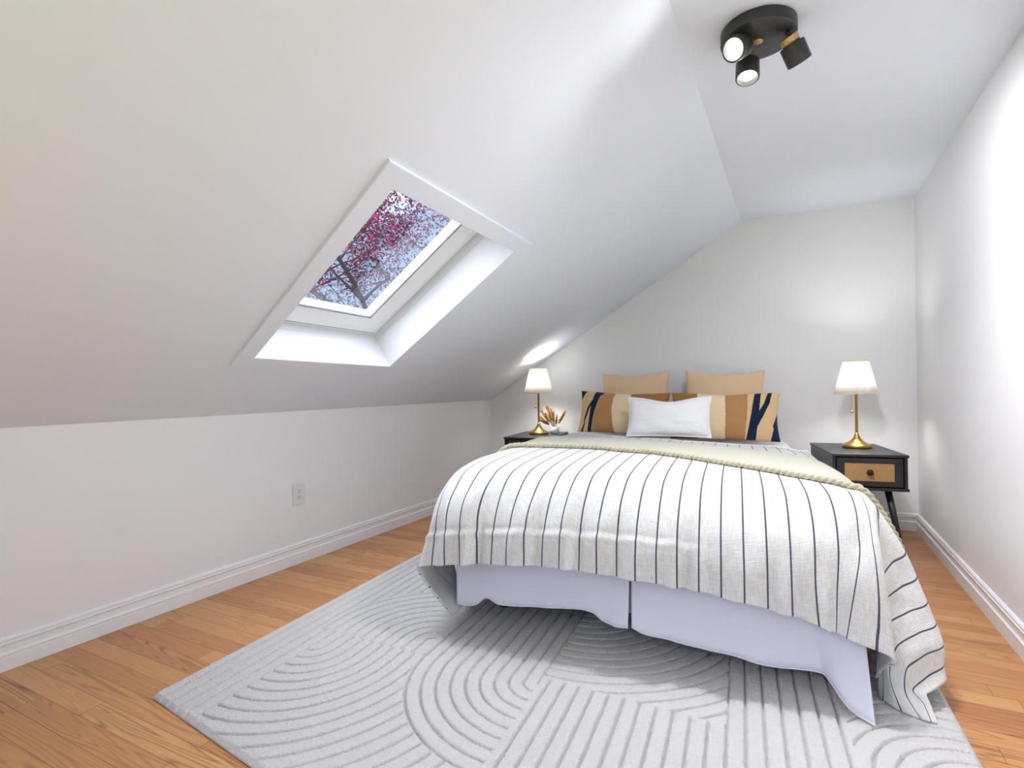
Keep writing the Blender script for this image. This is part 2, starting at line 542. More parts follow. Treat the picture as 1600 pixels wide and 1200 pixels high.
# flat casing round the opening
struct(ring('trim_1', CASE, 0.0, CASE, -0.011, M['ceiling'], None,
            [(inset(CASE, 0.002), -0.013), (inset(OPEN, 0.002), -0.013), (OPEN, -0.010), (OPEN, 0.0)]))
# window
win = struct(empty('window_1', slope(1.03, 1.98, 0.2)))
win_inv = Matrix.Translation(-win.location)
def under(o):
    o.parent = win; o.matrix_parent_inverse = win_inv
    return o
under(ring('lining', OPEN, -0.011, inset(OPEN, 0.005), -0.011, M['trim'], None,
           [(inset(OPEN, 0.006), -0.008), (inset(OPEN, 0.006), 0.165), (inset(OPEN, 0.003), 0.167),
            (inset(OPEN, 0.003), 0.170), (inset(OPEN, 0.006), 0.172), (inset(OPEN, 0.006), 0.215),
            (inset(OPEN, 0.020), 0.215)]))
Q = inset(OPEN, 0.012)
under(ring('window_frame', Q, 0.285, Q, 0.225, M['vinyl'], None, [(inset(OPEN, 0.032), 0.225), (inset(OPEN, 0.032), 0.30)]))
SA = 0.034
under(ring('sash', inset(OPEN, SA), 0.27, inset(OPEN, SA), 0.206, M['vinyl'], None,
           [(inset(OPEN, SA + 0.006), 0.200), (inset(OPEN, SA + 0.030), 0.200), (inset(OPEN, SA + 0.034), 0.204),
            (inset(OPEN, SA + 0.038), 0.204), (inset(OPEN, 0.118), 0.236), (inset(OPEN, 0.118), 0.30)]))
under(ring('gasket', inset(OPEN, 0.1180), 0.2385, inset(OPEN, 0.1206), 0.2380, M['gasket'], None,
           [(inset(OPEN, 0.1206), 0.2415)]))
gq = inset(OPEN, 0.116)
under(ring('glazing_bead', inset(OPEN, 0.1212), 0.2410, inset(OPEN, 0.1212), 0.2390, M['vinyl'], None, [(inset(OPEN, 0.1250), 0.2390), (inset(OPEN, 0.1250), 0.2415)]))
under(ring('spacer_bar', inset(OPEN, 0.1255), 0.2412, inset(OPEN, 0.1255), 0.2395, M['gasket'], None, [(inset(OPEN, 0.1280), 0.2395), (inset(OPEN, 0.1280), 0.2415)]))
under(mesh_ob('pane', [slope(a, y, o) for o in (0.242, 0.262) for a, y in gq],
              [(3, 2, 1, 0), (4, 5, 6, 7)] + [(i, (i + 1) % 4, (i + 1) % 4 + 4, i + 4) for i in range(4)], M['glass']))
# cladding outside so that only the pane lets daylight in
under(ring('flashing', inset(OPEN, -0.03), 0.05, inset(OPEN, -0.03), 0.31, M['gasket'], None, [(inset(OPEN, 0.1), 0.31), (inset(OPEN, 0.1), 0.29)]))

# baseboards: moulded profile (thickness, height)
BBP = [(0, 0), (.018, 0), (.018, .048), (.0165, .051), (.0195, .054), (.0195, .060), (.015, .063), (.0125, .066),
       (.0125, .087), (.015, .090), (.0165, .093), (.0165, .098), (.012, .100), (.0135, .104), (.0135, .110), (.008, .115), (0, .116)]
def baseboard(name, a, b, n, mitre=(1, 1)):
    a, b, n = Vector(a), Vector(b), Vector(n)
    d = (b - a).normalized()
    V = [a + n * t + d * t * mitre[0] + Vector((0, 0, h)) for t, h in BBP] + [b + n * t - d * t * mitre[1] + Vector((0, 0, h)) for t, h in BBP]
    k = len(BBP)
    F = [(i, i + 1, i + 1 + k, i + k) for i in range(k - 1)] + [tuple(range(k)), tuple(reversed(range(k, 2 * k)))]
    return struct(mesh_ob(name, V, F, M['trim']))
baseboard('baseboard_left', (XL, YF, 0.0005), (XL, YB, 0.0005), (1, 0, 0), (0, 1))
baseboard('baseboard_back', (XL, YB, 0.0005), (XR, YB, 0.0005), (0, -1, 0))
baseboard('baseboard_right', (XR, YB, 0.0005), (XR, YF, 0.0005), (-1, 0, 0), (1, 0))

# ground far below and the tree beyond the roof window
struct(box_ob('ground', (-45, -45, -3.6), (45, 45, -3.5), M['grass']))

def build_tree(base, crown, rad, nleaf, seed):
    rnd = random.Random(seed)
    root = empty('garden_tree', base)
    tag(root, 'plum-leaved tree with dark branches seen through the roof window', 'tree')
    B = Vector(base)
    V, F = [], []
    tips = []
    def limb(p, d, length, r, depth):
        pts, rads = [p], [r]
        n = 6
        for i in range(n):
            d = (d + Vector((rnd.uniform(-1, 1), rnd.uniform(-1, 1), rnd.uniform(-.7, .9))) * 0.22).normalized()
            p = p + d * (length / n)
            pts.append(p); rads.append(r * (1 - 0.55 * (i + 1) / n))
            if depth >= 2: tips.append((p.copy(), d.copy()))
        v, f = add_tube(pts, rads, 6, True, len(V))
        V.extend(v); F.extend(f)
        if depth < 4:
            for _ in range(4 if depth < 3 else 3):
                k = rnd.randint(2, n)
                nd = (d * 0.5 + Vector((rnd.uniform(-1, 1), rnd.uniform(-1, 1), rnd.uniform(-.5, .8)))).normalized()
                limb(pts[k], nd, length * rnd.uniform(.55, .75), rads[k] * .62, depth + 1)
    top = Vector(crown) - B
    V0, F0 = add_tube([(0, 0, 0), top * 0.35 + Vector((.1, .05, 0)), top * 0.72], [.16, .13, .1], 10, True)
    mesh_ob('trunk', V0, F0, M['bark'], root, smooth=True)
    for k in range(5):
        a = k * 2 * PI / 5 + rnd.uniform(-.3, .3)
        limb(top * 0.70, Vector((math.cos(a), math.sin(a), .75)).normalized(), rad * .95, .040, 0)
    mesh_ob('branches', V, F, M['bark'], root, smooth=True)
    LV, LF, LC = [], [], []
    pal = [srgb(78, 44, 68), srgb(58, 38, 54), srgb(98, 44, 72), srgb(150, 50, 86), srgb(178, 66, 104), srgb(84, 84, 92), srgb(104, 102, 108)]
    wts = [26, 22, 20, 12, 5, 10, 8]
    for i in range(nleaf):
        p, d = rnd.choice(tips)
        blossom = noise.noise(p * 1.3) 
        c = rnd.choices(pal, wts)[0]
        if blossom > .22 and rnd.random() < .55: c = pal[rnd.choice((3, 3, 4, 2))]
        q = p + Vector((rnd.gauss(0, .07), rnd.gauss(0, .07), rnd.gauss(0, .07)))
        ax = Vector((rnd.uniform(-1, 1), rnd.uniform(-1, 1), rnd.uniform(-1, 1))).normalized()
        s = ax.orthogonal().normalized(); s = (Matrix.Rotation(rnd.uniform(0, 6.28), 3, ax) @ s)
        L = rnd.uniform(.026, .052); w = L * .3
        n = ax.cross(s)
        o = len(LV)
        LV += [q, q + ax * L * .45 + s * w + n * L * .06, q + ax * L, q + ax * L * .45 - s * w + n * L * .06]
        LF.append((o, o + 1, o + 2, o + 3)); LC.append(c)
    fo = mesh_ob('foliage', LV, LF, M['leaf'], root)
    at = fo.data.color_attributes.new('albedo', 'FLOAT_COLOR', 'CORNER')
    at.data.foreach_set('color', np.repeat(np.array(LC, dtype=np.float32), 4, axis=0).ravel())
    return root
build_tree((-4.3, 5.3, -3.5), (-4.45, 5.25, 3.5), 2.1, 34000, 5)

# electrical outlet on the knee wall
ol = empty('wall_outlet', (XL, 2.190, 0.3925))
tag(ol, 'white duplex outlet plate on the left knee wall', 'outlet')
bm = bmesh.new(); add_box(bm, (0, -.0445, -.0595), (.006, .0445, .0595), .0025, 2); bm_ob('cover_plate', bm, M['plate'], ol)
bm = bmesh.new(); add_box(bm, (.005, -.0175, -.034), (.0075, .0175, .034), .001, 1); rc = bm_ob('receptacle', bm, M['plate'], ol)
bm = bmesh.new()
for dz in (.017, -.017):
    for dy in (-.0075, .0075): add_box(bm, (.007, dy - .0018, dz), (.0079, dy + .0018, dz + .008))
    add_box(bm, (.007, -.003, dz - .010), (.0079, .003, dz - .005))
bm_ob('slots', bm, M['slot'], rc)
for dz in (.049, -.049):
    bm = bmesh.new()
    bmesh.ops.create_uvsphere(bm, u_segments=10, v_segments=6, radius=.003, matrix=Matrix.Translation((.006, 0, dz)))
    bm_ob('screw', bm, M['plate'], ol)

# ================================================================== RUG
def build_rug():
    A, Bc = np.array([-1.857, 1.013]), np.array([0.45, 0.735])       # near edge
    Cc, Dd = np.array([0.375, 3.25]), np.array([-2.035, 3.30])       # far edge
    nu, nv_ = 760, 640
    s = np.linspace(0, 1, nu)[:, None]; t = np.interp(np.linspace(0, 1, nv_), [0, .88, 1], [0, .62, 1])[None, :]
    X = (1 - s) * (1 - t) * A[0] + s * (1 - t) * Bc[0] + s * t * Cc[0] + (1 - s) * t * Dd[0]
    Y = (1 - s) * (1 - t) * A[1] + s * (1 - t) * Bc[1] + s * t * Cc[1] + (1 - s) * t * Dd[1]
    # carved line field, metres from the line family of each zone
    xs = X + 0.081 * (Y - 1.013)            # undo the lean of the left edge
    sp = 0.050
    rad = lambda cx, cy, ex=1.0: np.hypot(xs - cx, (Y - cy) * ex)
    b0, b1, b2, b3 = -1.607, -1.19, -0.71, 0.47
    rng = np.random.RandomState(3)
    f = xs - b0                                                       # straight lines
    u1 = np.where(Y < 1.50, rad(b0, 1.50, .93), xs - b0)
    c1 = np.where(Y > 1.70, rad(b1, 1.70), b1 - xs)
    zb = (xs > b0) & (xs < b1)
    f = np.where(zb & (Y <= 1.60), u1, f)
    f = np.where((xs < b1) & (Y > 1.60) & (rad(b1, 1.70) < .50), c1 + .017, f)
    zc = (xs >= b1) & (xs < b2)
    u2 = np.where(Y < 1.62, rad(b2, 1.62), b2 - xs)
    f = np.where(zc, u2, f)
    f = np.where(zc & (Y < 1.62) & (u2 > .46), rad(b0, 1.50, .93), f)
    zd = xs >= b2
    f = np.where(zd, xs - b2 + .02, f)
    u3 = np.where(Y < 2.28, rad(b2, 2.28), xs - b2)
    f = np.where(zd & (Y > 1.66) & (xs < -.13), u3, f)
    c3 = np.where(Y > 1.62, rad(b3, 1.62), b3 - xs)
    f = np.where((xs > .19) & (Y > .9), c3, f)
    # far part under the bed repeats quietly
    ph = f / sp
    frac = np.abs(ph - np.floor(ph) - 0.5) * 2                        # 1 at the carved line
    wob = np.zeros_like(X)
    for k in range(5):
        a, b, c = rng.uniform(25, 160, 2).tolist() + [rng.uniform(0, 6)]
        wob += np.sin(a * X + b * Y * rng.choice([-1, 1]) + c) * .022
    for k in range(6):
        a, b, c = rng.uniform(200, 620, 2).tolist() + [rng.uniform(0, 6)]
        wob += np.sin(a * X + b * Y * rng.choice([-1, 1]) + c) * .022
    groove = np.clip((frac + wob * .7 - .81) / .10, 0, 1)
    groove = groove * groove * (3 - 2 * groove)
    for bx in (b0, b1, b2):                                           # family borders are carved as well
        pass
    pile = 0.0145 + 0.0035 * (1 - frac ** 4) - 0.0125 * groove
    pile += rng.normal(0, .0010, X.shape)
    ed = np.minimum(np.minimum(s, 1 - s) * 2.3, np.minimum(t, 1 - t) * 2.3)
    pile = np.where(ed < .012, .006 + (pile - .006) * np.clip(ed / .012, 0, 1), pile)
    V = np.stack([X, Y, pile], -1).reshape(-1, 3)
    me = bpy.data.meshes.new('rug')
    top = nu * nv_
    # skirt down to the floor all round
    ring_i = [i * nv_ for i in range(nu)] + [(nu - 1) * nv_ + j for j in range(1, nv_)] + \
             [i * nv_ + nv_ - 1 for i in range(nu - 2, -1, -1)] + [j for j in range(nv_ - 2, 0, -1)]
    low = V[ring_i].copy(); low[:, 2] = 0.0012
    V = np.vstack([V, low])
    n = len(ring_i)
    I, J = np.meshgrid(np.arange(nu - 1), np.arange(nv_ - 1), indexing='ij')
    q = np.stack([I * nv_ + J, (I + 1) * nv_ + J, (I + 1) * nv_ + J + 1, I * nv_ + J + 1], -1).reshape(-1, 4)
    k = np.arange(n); k2 = (k + 1) % n
    ri = np.array(ring_i)
    q2 = np.stack([ri[k], top + k, top + k2, ri[k2]], -1)
    Fq = np.vstack([q, q2]).astype(np.int32)
    me.vertices.add(len(V)); me.vertices.foreach_set('co', V.astype(np.float32).ravel())
    me.loops.add(Fq.size); me.loops.foreach_set('vertex_index', Fq.ravel())
    me.polygons.add(len(Fq))
    me.polygons.foreach_set('loop_start', np.arange(0, Fq.size, 4, dtype=np.int32))
    me.polygons.foreach_set('use_smooth', np.ones(len(Fq), dtype=bool))
    me.update(calc_edges=True); me.validate()
    me.materials.append(M['rug'])
    o = bpy.data.objects.new('area_rug', me); COL.objects.link(o)
    return tag(o, 'pale grey area rug with carved arch lines on the oak floor', 'rug')
build_rug()

# ================================================================== BED
TH = math.radians(5.0)
BO = Vector((-0.54, 1.93, 0.0))
bed = empty('bed', BO, TH)
tag(bed, 'double bed with pale lavender skirt under the striped quilt', 'bed')

def mattress_top(a): return 0.605 - 0.02 * a / 0.75
bm = bmesh.new(); add_box(bm, (-.715, .06, .33), (.715, 2.36, .6), .06, 5)
for v in bm.verts:
    if v.co.z > .45: v.co.z += -0.02 * v.co.x / .75 + .004
bm_ob('mattress', bm, M['sheet'], bed, True)
box_ob('box_base', (-.71, .08, .13), (.71, 2.34, .33), M['sheet'], bed, .02, 2)
for sx in (-.6, .6):
    for y in (.25, 2.2):
        bm = bmesh.new(); bmesh.ops.create_cone(bm, cap_ends=True, segments=20, radius1=.025, radius2=.035, depth=.13 - .0195 if y < 1 else .13,
            matrix=Matrix.Translation((sx, y, .0748 if y < 1 else .065)))
        bm_ob('leg', bm, M['black_wood'], bed)

def skirt_panel(hem, top_pts, zt, waves, seed, name='skirt_panel'):
    """hem: (a,b,z) along the bottom; the cloth rises to zt along top_pts."""
    hem = np.array(hem); tp = np.array(top_pts)
    d = np.r_[0, np.cumsum(np.hypot(np.diff(hem[:, 0]), np.diff(hem[:, 1])))]; d /= d[-1]
    n, m_ = 90, 16
    uu = np.linspace(0, 1, n)
    H = pchip(d, hem, uu)
    T = np.stack([np.interp(uu, np.linspace(0, 1, len(tp)), tp[:, k]) for k in (0, 1)], -1)
    rng = random.Random(seed)
    ph = [rng.uniform(0, 6) for _ in range(3)]
    V = []
    for i in range(n):
        for j in range(m_):
            t = j / (m_ - 1)
            w = t ** 1.3
            x = T[i, 0] * (1 - w) + H[i, 0] * w
            y = T[i, 1] * (1 - w) + H[i, 1] * w
            z = zt * (1 - t) + H[i, 2] * t
            L = uu[i] * d.size
            y += t * waves * (math.sin(uu[i] * 11 + ph[0] + t * .8) + .6 * math.sin(uu[i] * 23 + ph[1] - t) + .35 * math.sin(uu[i] * 47 + ph[2]))
            V.append((x, y, z))
    o = mesh_ob(name, V, grid_faces(n, m_), M['skirt'], bed, smooth=True)
    sd = o.modifiers.new('cloth', 'SOLIDIFY'); sd.thickness = .003; sd.offset = 0
    # stitched hem
    hp = [V[i * m_ + m_ - 1] for i in range(n)]
    tube('hem', hp, .0028, M['skirt'], o, 6)
    return o
HL = [(-0.705,0.000,0.106),(-0.664,0.000,0.104),(-0.622,0.000,0.112),(-0.570,0.000,0.148),(-0.514,0.000,0.133),(-0.325,0.000,0.145),(-0.136,0.000,0.158),(-0.086,-0.010,0.134),(-0.042,-0.030,0.131),(0.004,-0.045,0.136)]
HR = [(0.015,-0.030,0.136),(0.056,-0.030,0.119),(0.131,-0.020,0.107),(0.258,-0.016,0.096),(0.358,-0.015,0.088),(0.455,-0.020,0.076),(0.547,-0.020,0.079),(0.609,-0.030,0.086),(0.630,-0.060,0.073),(0.647,-0.090,0.053),(0.682,-0.130,0.030),(0.722,-0.161,0.026)]
skirt_panel(HL, [(-.72, .03), (-.36, .03), (.002, .025)], .40, .0035, 1)
skirt_panel(HR, [(.006, .03), (.36, .03), (.722, .02)], .40, .0035, 2)
skirt_panel([(-.02, .045, .17), (.03, .045, .165)], [(-.02, .045), (.03, .045)], .40, 0, 3, 'pleat_backing')
skirt_panel([(-.735, .30, .09), (-.74, .8, .05), (-.74, 1.6, .05), (-.735, 2.3, .05)], [(-.722, .30), (-.722, 1.2), (-.722, 2.33)], .40, .0, 4)
skirt_panel([(.735, .035, .05), (.74, .8, .05), (.74, 1.6, .05), (.735, 2.3, .05)], [(.722, .04), (.722, 1.2), (.722, 2.33)], .40, .0, 5)

# ------------------------------------------------------------------ quilt
QS = [-1.16,-1.0,-.86,-.74,-.5,-.25,0,.25,.48,.64,.74,.84,.90,.97,1.04,1.11,1.18,1.25,1.31]
QG = np.array([
[(-0.900,1.930,0.330),(-0.875,1.930,0.490),(-0.825,1.930,0.615),(-0.740,1.930,0.640),(-0.500,1.840,0.640),(-0.250,1.770,0.637),(0.000,1.700,0.632),(0.250,1.660,0.624),(0.480,1.700,0.612),(0.640,1.740,0.598),(0.735,1.760,0.578),(0.770,1.760,0.580),(0.815,1.760,0.500),(0.840,1.760,0.435),(0.860,1.760,0.365),(0.880,1.760,0.295),(0.900,1.760,0.225),(0.915,1.760,0.155),(0.925,1.760,0.100)],
[(-0.900,1.200,0.330),(-0.875,1.200,0.490),(-0.825,1.200,0.615),(-0.740,1.200,0.662),(-0.500,1.200,0.662),(-0.250,1.200,0.659),(0.000,1.200,0.654),(0.250,1.200,0.646),(0.480,1.200,0.634),(0.640,1.200,0.620),(0.735,1.200,0.600),(0.770,1.250,0.580),(0.815,1.250,0.500),(0.840,1.250,0.435),(0.860,1.250,0.365),(0.880,1.250,0.295),(0.900,1.250,0.225),(0.915,1.250,0.155),(0.925,1.250,0.100)],
[(-0.900,0.700,0.330),(-0.875,0.700,0.490),(-0.825,0.700,0.615),(-0.740,0.700,0.668),(-0.500,0.700,0.668),(-0.250,0.700,0.665),(0.000,0.700,0.660),(0.250,0.700,0.652),(0.480,0.700,0.640),(0.640,0.700,0.626),(0.735,0.700,0.612),(0.790,0.800,0.580),(0.835,0.800,0.500),(0.860,0.800,0.435),(0.880,0.800,0.365),(0.900,0.800,0.295),(0.920,0.800,0.225),(0.935,0.800,0.155),(0.945,0.800,0.100)],
[(-0.900,0.420,0.330),(-0.875,0.420,0.490),(-0.825,0.420,0.615),(-0.740,0.380,0.664),(-0.500,0.380,0.664),(-0.250,0.380,0.661),(0.000,0.380,0.656),(0.250,0.380,0.648),(0.480,0.380,0.636),(0.640,0.380,0.622),(0.735,0.380,0.608),(0.790,0.480,0.580),(0.835,0.480,0.500),(0.860,0.480,0.435),(0.880,0.480,0.365),(0.900,0.480,0.295),(0.920,0.480,0.225),(0.935,0.480,0.155),(0.945,0.480,0.100)],
[(-0.880,0.280,0.200),(-0.870,0.240,0.470),(-0.815,0.200,0.600),(-0.740,0.160,0.646),(-0.500,0.160,0.646),(-0.250,0.160,0.643),(0.000,0.160,0.638),(0.250,0.160,0.630),(0.480,0.160,0.624),(0.640,0.160,0.616),(0.730,0.170,0.627),(0.781,0.240,0.608),(0.865,0.200,0.471),(0.902,0.200,0.389),(0.924,0.170,0.312),(0.944,0.150,0.251),(0.958,0.120,0.195),(0.959,0.100,0.142),(0.957,0.080,0.090)],
[(-0.815,0.200,0.120),(-0.860,0.140,0.410),(-0.815,0.075,0.535),(-0.740,0.015,0.583),(-0.500,0.015,0.583),(-0.250,0.015,0.580),(0.000,0.015,0.575),(0.250,0.015,0.567),(0.480,0.015,0.569),(0.640,0.015,0.569),(0.728,0.050,0.596),(0.776,0.100,0.576),(0.811,0.100,0.451),(0.836,0.100,0.372),(0.855,0.080,0.298),(0.875,0.060,0.239),(0.893,0.040,0.184),(0.893,0.030,0.118),(0.916,0.020,0.074)],
[(-0.745,0.120,0.090),(-0.845,0.070,0.270),(-0.810,-0.030,0.434),(-0.737,-0.065,0.498),(-0.500,-0.065,0.498),(-0.250,-0.065,0.495),(0.000,-0.065,0.490),(0.250,-0.065,0.482),(0.480,-0.065,0.485),(0.637,-0.065,0.486),(0.724,-0.030,0.507),(0.763,-0.030,0.507),(0.775,0.030,0.405),(0.786,0.030,0.341),(0.795,0.020,0.280),(0.806,-0.000,0.214),(0.832,-0.020,0.170),(0.836,-0.030,0.085),(0.879,-0.020,0.068)],
[(-0.705,0.040,0.075),(-0.810,0.000,0.205),(-0.823,-0.071,0.345),(-0.730,-0.095,0.382),(-0.500,-0.095,0.412),(-0.250,-0.095,0.428),(0.000,-0.095,0.423),(0.250,-0.095,0.408),(0.480,-0.095,0.388),(0.630,-0.095,0.362),(0.700,-0.100,0.397),(0.776,-0.090,0.347),(0.783,0.020,0.277),(0.785,0.030,0.223),(0.778,0.020,0.157),(0.783,-0.010,0.113),(0.810,-0.030,0.090),(0.858,-0.040,0.052),(0.886,-0.040,0.044)],
[(-0.726,-0.005,0.054),(-0.783,-0.060,0.167),(-0.833,-0.100,0.267),(-0.730,-0.105,0.292),(-0.500,-0.105,0.322),(-0.250,-0.105,0.338),(0.000,-0.105,0.333),(0.250,-0.105,0.318),(0.480,-0.105,0.288),(0.630,-0.105,0.252),(0.670,-0.115,0.237),(0.782,-0.120,0.198),(0.779,0.010,0.106),(0.768,0.030,0.066),(0.763,0.010,0.024),(0.795,-0.038,0.022),(0.842,-0.071,0.022),(0.867,-0.080,0.022),(0.889,-0.081,0.022)],
])
NR = QG.shape[0]
def quilt_surface(ns_, nr_):
    ss = np.linspace(QS[0], QS[-1], ns_)
    rr = np.linspace(0, NR - 1, nr_)
    A = np.stack([pchip(np.arange(NR), QG[:, c], rr) for c in range(len(QS))], 1)     # nr, C, 3
    P = np.stack([pchip(QS, A[i], ss) for i in range(nr_)], 0)                         # nr, ns, 3
    for _ in range(5):                                                                  # relax the inside
        Qm = P.copy()
        Qm[1:-1, 1:-1] = (P[1:-1, 1:-1] * 2 + P[:-2, 1:-1] + P[2:, 1:-1] + P[1:-1, :-2] + P[1:-1, 2:]) / 6
        P = Qm
    return ss, rr, P
def normals(P):
    du = np.gradient(P, axis=1); dv = np.gradient(P, axis=0)
    n = np.cross(du, dv); n /= np.maximum(np.linalg.norm(n, axis=-1, keepdims=True), 1e-9)
    return n
QNS, QNR = 340, 170
q_ss, q_rr, QP = quilt_surface(QNS, QNR)
QN = normals(QP)
if QN[QNR // 4, QNS // 2, 2] < 0: QN = -QN
# cloth length along the bed for the weave, and soft wrinkles
q_len = np.zeros((QNR, QNS))
q_len[1:] = np.cumsum(np.linalg.norm(np.diff(QP, axis=0), axis=-1), axis=0)
hem_d = q_len[-1][None, :] - q_len
S2 = np.broadcast_to(q_ss[None, :], (QNR, QNS))
FOLDS = [(-.60, .018, 0.030), (-.55, .014, -0.019), (-.40, .03, 0.015), (-.20, .022, 0.019), (-.16, .02, -0.013), (.03, .03, 0.017), (.17, .018, 0.027), (.21, .016, -0.019),
         (.36, .03, 0.019), (.50, .02, 0.021), (.54, .018, -0.015), (.62, .02, 0.019), (-.72, .025, 0.019), (-.02, .016, -0.015), (.28, .02, -0.013), (-.32, .02, -0.015)]
wr = np.zeros((QNR, QNS))
for i in range(QNR):
    for j in range(QNS):
        s_, l_ = S2[i, j], q_len[i, j]
        hd = hem_d[i, j]
        face = max(0.0, 1 - max(0, hd - .30) / .18)                   # the hanging front
        a = noise.noise(Vector((s_ * 5.5, l_ * 2.2, 1.3))) * .0045
        a += noise.noise(Vector((s_ * 13, l_ * 4.5, 7.7))) * .0095 * (.15 + face)
        a += noise.noise(Vector((s_ * 30, l_ * 12, 3.1))) * .0020 * face
        a += max(0, noise.noise(Vector((s_ * 9 + l_ * 3, l_ * 1.5, 21)))) * .030 * face * min(1, hd / .12 + .2)
        for s0, wd, am in FOLDS:
            c = s0 + .05 * (hd - .15)
            a += am * math.exp(-((s_ - c) / wd) ** 2) * face * max(0, min(1, 1.15 - hd / .34))
        sm = hd - (.125 + .012 * math.sin(s_ * 3))                    # stitched line above the hem
        if s_ < .30:
            a += (.0035 * math.exp(-((sm) / .012) ** 2) - .003 * math.exp(-((sm - .022) / .012) ** 2)) * min(1, (.30 - s_) / .15)
        wr[i, j] = a * min(1, max(.0, (s_ + 1.2) * 4)) * (1 if s_ < .8 else .6)
QP = QP + QN * wr[..., None]
quilt = mesh_ob('quilt', QP.reshape(-1, 3), grid_faces(QNR, QNS), [M['quilt'], M['lining']], None, smooth=True,
                uvs=np.stack([S2, q_len], -1).reshape(-1, 2))
quilt.location = BO; quilt.rotation_euler = (0, 0, TH)
tag(quilt, 'white linen quilt with thin charcoal stripes draped over the bed foot', 'quilt')
# make the outer side the striped one
if quilt.data.polygons[(QNR // 4) * (QNS - 1) + QNS // 2].normal.z < 0: quilt.data.flip_normals()
sd = quilt.modifiers.new('padding', 'SOLIDIFY'); sd.thickness = .010; sd.offset = -1
sd.material_offset = 1; sd.material_offset_rim = 0
# rolled white edge at the head end
tube('head_binding', [tuple(QP[0, j] + QN[0, j] * -.004 ) for j in range(12, QNS - 60, 3)], .0085, M['linen'], quilt, 8)

# ------------------------------------------------------------------ throw blanket
def surf_at(s_, b_):
    """point and normal of the quilt at cloth position s_, at distance b_ from the foot."""
    j = int(np.clip(np.searchsorted(q_ss, s_), 1, QNS - 1))
    f = (s_ - q_ss[j - 1]) / (q_ss[j] - q_ss[j - 1])
    col = QP[:, j - 1] * (1 - f) + QP[:, j] * f
    nn = QN[:, j - 1] * (1 - f) + QN[:, j] * f
    bb = col[:QNR * 8 // 15, 1]
    k = int(np.argmax(bb <= b_))
    if k == 0: k = 1
    g = (bb[k - 1] - b_) / max(1e-6, bb[k - 1] - bb[k])
    return col[k - 1] * (1 - g) + col[k] * g, nn[k - 1] * (1 - g) + nn[k] * g
fs_, fb_ = [-1.1, -.86, -.74, -.41, 0, .23, .48, .65, .78, .9, 1.05], [.80, .72, .72, .78, .72, .60, .47, .385, .345, .33, .33]
bs_, bb_ = [-1.1, -.86, -.58, -.18, .2, .5, .7, .85, 1.05], [1.45, 1.45, 1.41, 1.40, 1.27, 1.18, 1.10, 1.05, 1.05]
tn, tm = 150, 40
TV = []
for i in range(tn):
    s_ = -1.05 + 2.05 * i / (tn - 1)
    f0, b0_ = np.interp(s_, fs_, fb_), np.interp(s_, bs_, bb_)
    for j in range(tm):
        t = j / (tm - 1)
        p, n = surf_at(s_, f0 * (1 - t) + b0_ * t)
        w = noise.noise(Vector((s_ * 6, t * 3, 4.4))) * .004
        TV.append(p + n * (.012 + w + .006 * math.sin(PI * t)))
throw = mesh_ob('throw_blanket', TV, grid_faces(tn, tm), M['throw'], None, smooth=True,
                uvs=[(-1.05 + 2.05 * i / (tn - 1), .8 * j / (tm - 1)) for i in range(tn) for j in range(tm)])
throw.location = BO; throw.rotation_euler = (0, 0, TH)
tag(throw, 'sage beige throw laid across the striped quilt', 'blanket')
if throw.data.polygons[tn * tm // 2].normal.z < 0: throw.data.flip_normals()
sd = throw.modifiers.new('cloth', 'SOLIDIFY'); sd.thickness = .008; sd.offset = -1
# twisted rope edge facing the foot
def rope(path, r, pitch, mat, parent, name):
    P = [Vector(p) for p in path]
    L = [0]
    for i in range(1, len(P)): L.append(L[-1] + (P[i] - P[i - 1]).length)
    n = int(L[-1] / .0035)
    pts = [Vector([np.interp(L[-1] * i / n, L, [q[k] for q in P]) for k in range(3)]) for i in range(n + 1)]
    V, F = [], []
    seg = 16
    a = Vector((0, 0, 1))
    for i, p in enumerate(pts):
        d = (pts[min(i + 1, n)] - pts[max(i - 1, 0)]).normalized()
        a = (a - d * a.dot(d)).normalized(); b = d.cross(a)
        for k in range(seg):
            t = 2 * PI * k / seg
            rr_ = r * (.48 + .52 * abs(math.cos(1.5 * t + PI * (L[-1] * i / n) / pitch)) ** .7)
            V.append(p + (a * math.cos(t) * rr_ * .8 + b * math.sin(t) * rr_ * 1.15))
    for i in range(n):
        for k in range(seg):
            k2 = (k + 1) % seg
            F.append((i * seg + k, i * seg + k2, (i + 1) * seg + k2, (i + 1) * seg + k))
    F += [tuple(range(seg)), tuple(n * seg + k for k in reversed(range(seg)))]
    return mesh_ob(name, V, F, mat, parent, smooth=True)
ep = []
for i in range(0, tn, 2):
    s_ = -1.05 + 2.05 * i / (tn - 1)
    p, n = surf_at(s_, np.interp(s_, fs_, fb_) - .010)
    ep.append(p + n * .013)
rope(ep, .015, .024, M['rope'], throw, 'rope_edge')

